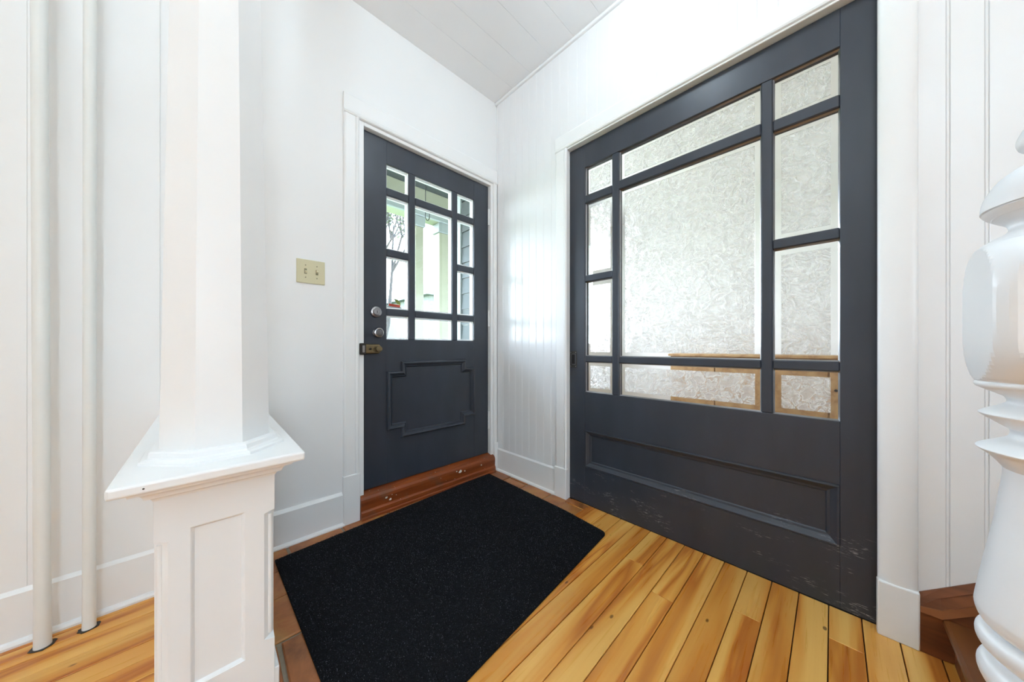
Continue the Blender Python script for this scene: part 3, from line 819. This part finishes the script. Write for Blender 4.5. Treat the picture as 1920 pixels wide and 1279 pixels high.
lathe('upper_rings', sm([(0.0480, 0.812), (0.0515, 0.8175), (0.0545, 0.8216), (0.0600, 0.828), (0.0653, 0.8325), (0.0650, 0.8355), (0.0540, 0.842), (0.0462, 0.847), (0.0437, 0.853), (0.0450, 0.858)]) + sm([(0.0485, 0.860), (0.0515, 0.8625), (0.0585, 0.868), (0.0637, 0.8725), (0.0630, 0.8755), (0.0530, 0.882), (0.0465, 0.8865), (0.0460, 0.8905), (0.0480, 0.894)]) + sm([(0.0530, 0.897), (0.0600, 0.901), (0.0662, 0.905), (0.0672, 0.9085), (0.0655, 0.9115), (0.0610, 0.912)]), TW, nw, Z3, 64)
lathe('faceted_block', sm([(0.0660, 0.911), (0.0725, 0.919), (0.0815, 0.935), (0.0865, 0.955), (0.0880, 0.985), (0.0875, 1.010), (0.0845, 1.032), (0.0780, 1.049), (0.0700, 1.060), (0.0640, 1.066)]), TW, nw, Z3, 128, square=0.0665, ang=14)
lathe('neck', sm([(0.0640, 1.064), (0.0635, 1.067), (0.0585, 1.071), (0.0537, 1.0745), (0.0500, 1.0765), (0.0460, 1.080), (0.0448, 1.0845), (0.0470, 1.090), (0.0535, 1.095), (0.0560, 1.098)]), TW, nw, Z3, 64)
lathe('cap', sm([(0.0560, 1.097), (0.0600, 1.101), (0.0622, 1.1042)]) + sm([(0.0605, 1.1048), (0.0605, 1.1054)]) + sm([(0.0632, 1.1060), (0.0625, 1.114), (0.0597, 1.125), (0.0524, 1.1385), (0.0420, 1.148), (0.0300, 1.155), (0.0240, 1.160), (0.0240, 1.167)]), TW, nw, Z3, 64)
lathe('finial', sm([(0.0230, 1.165), (0.0360, 1.170), (0.0400, 1.176), (0.0395, 1.184), (0.0330, 1.197), (0.0200, 1.206), (0.0040, 1.210)]), TW, nw, Z3, 48)

# ------------------------------------------------------------------ added lamps out of view, brightening the hall
lp = empty('added_globe_lamp', (0.95, 0.55, ZC - 0.004)); tag(lp, 'added unseen white opal globe lamp under the entry ceiling', 'lamp')  # globe added above the view to brighten the entry
lathe('lamp_plate', [(0.07, 0), (0.07, -0.02), (0.02, -0.035)], 'white_trim', lp, (0, 0, 0), 32)
lathe('lamp_stem', [(0.012, -0.03), (0.012, -0.06)], 'white_trim', lp, (0, 0, 0), 12)
lathe('added_globe', [(0.10 * math.sin(math.pi * (i + 0.15) / 18.3), -0.145 - 0.10 * math.cos(math.pi * (i + 0.15) / 18.3)) for i in range(19)], 'added_lamp_glow', lp, (0, 0, 0), 32)
def added_torchiere(x, y, power, label):
    e = empty('added_floor_lamp', (x, y, 0)); tag(e, label, 'lamp', 'added uplight floor lamps behind')
    lathe('lamp_base', [(0.14, 0.001), (0.14, 0.015), (0.03, 0.03)], 'bronze', e, (0, 0, 0), 32)
    lathe('lamp_pole', [(0.012, 0.02), (0.012, 1.66)], 'bronze', e, (0, 0, 0), 16)
    v = lathe_mesh('lamp_bowl', sm([(0.02, 1.65), (0.09, 1.67), (0.14, 1.71), (0.165, 1.76)]), 36, close=False)
    link('lamp_bowl', v, 'bronze', e, True)
    d = bpy.data.lights.new('added_uplight', 'AREA'); d.shape = 'DISK'; d.size = 0.26; d.energy = power; d.color = DAY
    b = bpy.data.objects.new('added_uplight', d); C.objects.link(b); b.parent = e; b.location = (0, 0, 1.765); b.rotation_euler = (R(180), 0, 0)
added_torchiere(-1.0, -0.7, 18, 'added unseen bronze uplight floor lamp in the hall behind')  # uplight added behind the camera to brighten the ceiling

# ------------------------------------------------------------------ the next room, seen through the sliding door
nr = empty('wall_next_room'); tag(nr, 'white walls of the room behind the frosted sliding door', 'wall', kind='structure')
NX = 4.6
boxes('plaster', [((NX, -2.6, 0), (NX + 0.12, 2.42, ZC)), ((1.74, -2.72, 0), (NX + 0.12, -2.6, ZC)),
                  ((1.74, 1.95, 0), (1.86, 2.42, ZC)), ((1.74, 2.42, 0), (2.4, 2.54, ZC)), ((4.0, 2.42, 0), (NX + 0.12, 2.54, ZC)), ((2.4, 2.42, 0), (4.0, 2.54, 1.0)), ((2.4, 2.42, 2.4), (4.0, 2.54, ZC))], 'white_wall', nr)
fn = box('floor_next_room', (1.74, -2.6, -0.08), (NX, 2.42, 0.0), 'tan_wood'); tag(fn, 'tan wooden floor of the room behind the sliding door', 'floor', kind='structure')
cn = box('ceiling_next_room', (1.80, -2.72, ZC), (NX + 0.12, 2.54, ZC + 0.12), 'white_ceiling'); tag(cn, 'white ceiling of the room behind the sliding door', 'ceiling', kind='structure')
sbd = empty('sideboard'); tag(sbd, 'long tan wooden sideboard behind the frosted sliding door', 'sideboard')
bx0, bx1, by0, by1 = 4.15, 4.58, -0.45, 1.42
box('body', (bx0 + 0.02, by0, 0.10), (bx1, by1, 0.84), 'sideboard_wood', sbd, 0.004)
box('top', (bx0 - 0.01, by0 - 0.02, 0.84), (bx1, by1 + 0.02, 0.87), 'sideboard_wood', sbd, 0.005)
for i in range(4):
    a = by0 + 0.02 + i * (by1 - by0 - 0.04) / 4; b = a + (by1 - by0 - 0.04) / 4 - 0.012
    dr = box('cabinet_door', (bx0, a, 0.13), (bx0 + 0.02, b, 0.81), 'sideboard_wood', sbd, 0.003)
    cyl('knob', (bx0 - 0.02, b - 0.04, 0.55), (bx0, b - 0.04, 0.55), 0.012, 'bronze', dr, 12)
for a in (by0 + 0.04, by1 - 0.08):
    for b in (bx0 + 0.04, bx1 - 0.08): box('leg', (b, a, 0.0), (b + 0.04, a + 0.04, 0.10), 'sideboard_wood', sbd, 0.002)

# ------------------------------------------------------------------ porch and street
pf = box('floor_porch', (-2.0, 1.95, -0.25), (6.0, 3.7, -0.02), 'porch_grey'); tag(pf, 'grey porch deck outside the front door', 'floor', kind='structure')
pc = empty('ceiling_porch'); tag(pc, 'dark green porch ceiling with a beige beam', 'ceiling', kind='structure')
box('soffit', (-2.0, 1.95, 2.86), (6.0, 3.75, 2.95), 'porch_green', pc)
box('beam', (-2.0, 3.45, 2.52), (6.0, 3.62, 2.86), 'porch_beige', pc, 0.005)
box('beam_trim', (-2.0, 3.42, 2.52), (6.0, 3.455, 2.60), 'porch_grey', pc, 0.005)
wbx = empty('wall_bay'); tag(wbx, 'dark green outer side wall of the bay beside the front door', 'wall', kind='structure')
for i in range(20):
    z0 = i * 0.145
    extrude_profile('siding_board', [(1.739, z0), (1.722, z0), (1.730, z0 + 0.14), (1.739, z0 + 0.14)], 'Y', 1.955, 2.45, 'porch_green', wbx)
box('corner_board', (1.712, 2.45, 0), (1.7385, 2.535, 2.855), 'porch_grey', wbx, 0.003)
def post(x0, x1, y0, y1, label):
    e = empty('porch_post'); tag(e, label, 'porch post', 'porch posts outside the front door')
    box('post_shaft', (x0, y0, 0.30), (x1, y1, 2.40), 'porch_beige', e, 0.006)
    box('post_base', (x0 - 0.015, y0 - 0.015, -0.02), (x1 + 0.015, y1 + 0.015, 0.30), 'porch_grey', e, 0.005)
    box('post_cap', (x0 - 0.015, y0 - 0.015, 2.40), (x1 + 0.015, y1 + 0.015, 2.518), 'porch_grey', e, 0.005)
post(1.775, 1.885, 3.46, 3.57, 'beige porch post standing away from the green bay wall')
post(2.10, 2.24, 3.46, 3.60, 'thicker beige porch post standing nearer the green bay wall')

hk = empty('wreath_hook'); tag(hk, 'thin black wire hook hanging outside the front door panes', 'hook')
hx, hy = 1.078, 1.93
cu = bpy.data.curves.new('wire', 'CURVE'); cu.dimensions = '3D'; cu.bevel_depth = 0.0028
sp = cu.splines.new('POLY')
pts = [(hx - 0.014, hy, 2.18), (hx - 0.014, hy, 1.86)] + [(hx - 0.0 + 0.016 * math.sin(a), hy, 1.845 - 0.03 * math.cos(a)) for a in [R(-80 + 16 * i) for i in range(11)]] + [(hx + 0.017, hy, 1.93)]
sp.points.add(len(pts) - 1)
for q, p in zip(sp.points, pts): q.co = (*p, 1)
ho = bpy.data.objects.new('wire', cu); C.objects.link(ho)
dg = bpy.context.evaluated_depsgraph_get()
me = bpy.data.meshes.new_from_object(ho.evaluated_get(dg)); bpy.data.objects.remove(ho)
link('wire', me, 'wire_black', hk)

gr = box('ground', (-40, 3.7, -0.9), (60, 70, -0.5), 'lawn'); tag(gr, 'green lawn of the street beyond the porch', 'ground', kind='structure')
def house(x0, x1, y0, y1, zt, label, roof):
    e = empty('neighbour_house'); tag(e, label, 'house', 'houses across the street')
    box('house_body', (x0, y0, -0.5), (x1, y1, zt), 'siding_grey', e)
    for i in range(int((zt + 0.5) / 0.22)):
        zz = -0.5 + 0.22 * i
        extrude_profile('siding_board', [(y0, zz), (y0 - 0.03, zz), (y0 - 0.008, zz + 0.215), (y0, zz + 0.215)], 'X', x0, x1, 'siding_grey', e)
    xm = (x0 + x1) / 2
    extrude_profile('roof', [(x0 - 0.4, zt), (x1 + 0.4, zt), (xm, zt + roof)], 'Y', y0 - 0.4, y1 + 0.3, 'roof_grey', e)
    n = int((x1 - x0) / 2.2)
    for i in range(n):
        cx = x0 + (i + 0.5) * (x1 - x0) / n
        w = box('window', (cx - 0.55, y0 - 0.06, 0.9), (cx + 0.55, y0, 2.1), 'porch_grey', e)
        box('window_pane', (cx - 0.45, y0 - 0.07, 1.0), (cx + 0.45, y0 - 0.055, 2.0), 'house_window', w)
house(4.0, 11.2, 24, 30, 2.7, 'low pale grey sided house across the street', 0.7)
house(8.5, 13.0, 15, 22, 3.7, 'taller pale grey gabled house across the street', 1.6)
def tree():
    e = empty('street_tree'); tag(e, 'sparse leafy street tree beyond the porch', 'tree')
    base = Vector((3.7, 10.0, -0.5))
    rnd = random.Random(11)
    segs = []
    def grow(p, d, L, r, lev):
        q = p + d * L; segs.append((p, q, r, r * 0.72))
        if lev == 0: return
        for i in range(3 if lev > 2 else 2):
            nd = (d + Vector((rnd.uniform(-.75, .75), rnd.uniform(-.75, .75), rnd.uniform(-.1, .5)))).normalized()
            grow(q, nd, L * rnd.uniform(.62, .85), r * 0.66, lev - 1)
    grow(base, Vector((0.22, 0, 1)).normalized(), 2.3, 0.09, 5)
    v = []; f = []
    for p, q, a, b in segs:
        d = (q - p).normalized(); s = d.orthogonal().normalized(); t = d.cross(s); k0 = len(v)
        for c, r in ((p, a), (q, b)):
            for i in range(6):
                w = math.pi * 2 * i / 6; v.append(c + s * math.cos(w) * r + t * math.sin(w) * r)
        for i in range(6): f.append((k0 + i, k0 + (i + 1) % 6, k0 + 6 + (i + 1) % 6, k0 + 6 + i))
    link('trunk', fix(mesh('trunk', v, f)), 'bark', e)
    v = []; f = []
    for p, q, a, b in [g for g in segs if g[2] < 0.03]:
        for i in range(14):
            c = p.lerp(q, rnd.uniform(0.2, 1.1)) + Vector((rnd.gauss(0, .10), rnd.gauss(0, .10), rnd.gauss(0, .10)))
            n = Vector((rnd.gauss(0, 1), rnd.gauss(0, 1), rnd.gauss(0, 1))).normalized(); s = n.orthogonal().normalized(); t = n.cross(s); k0 = len(v); w = rnd.uniform(.04, .075)
            v += [c - s * w, c - t * w * .55, c + s * w, c + t * w * .55]; f.append((k0, k0 + 1, k0 + 2, k0 + 3))
    o = link('foliage', mesh('foliage', v, f), 'leaf', e); o['kind'] = 'stuff'
tree()
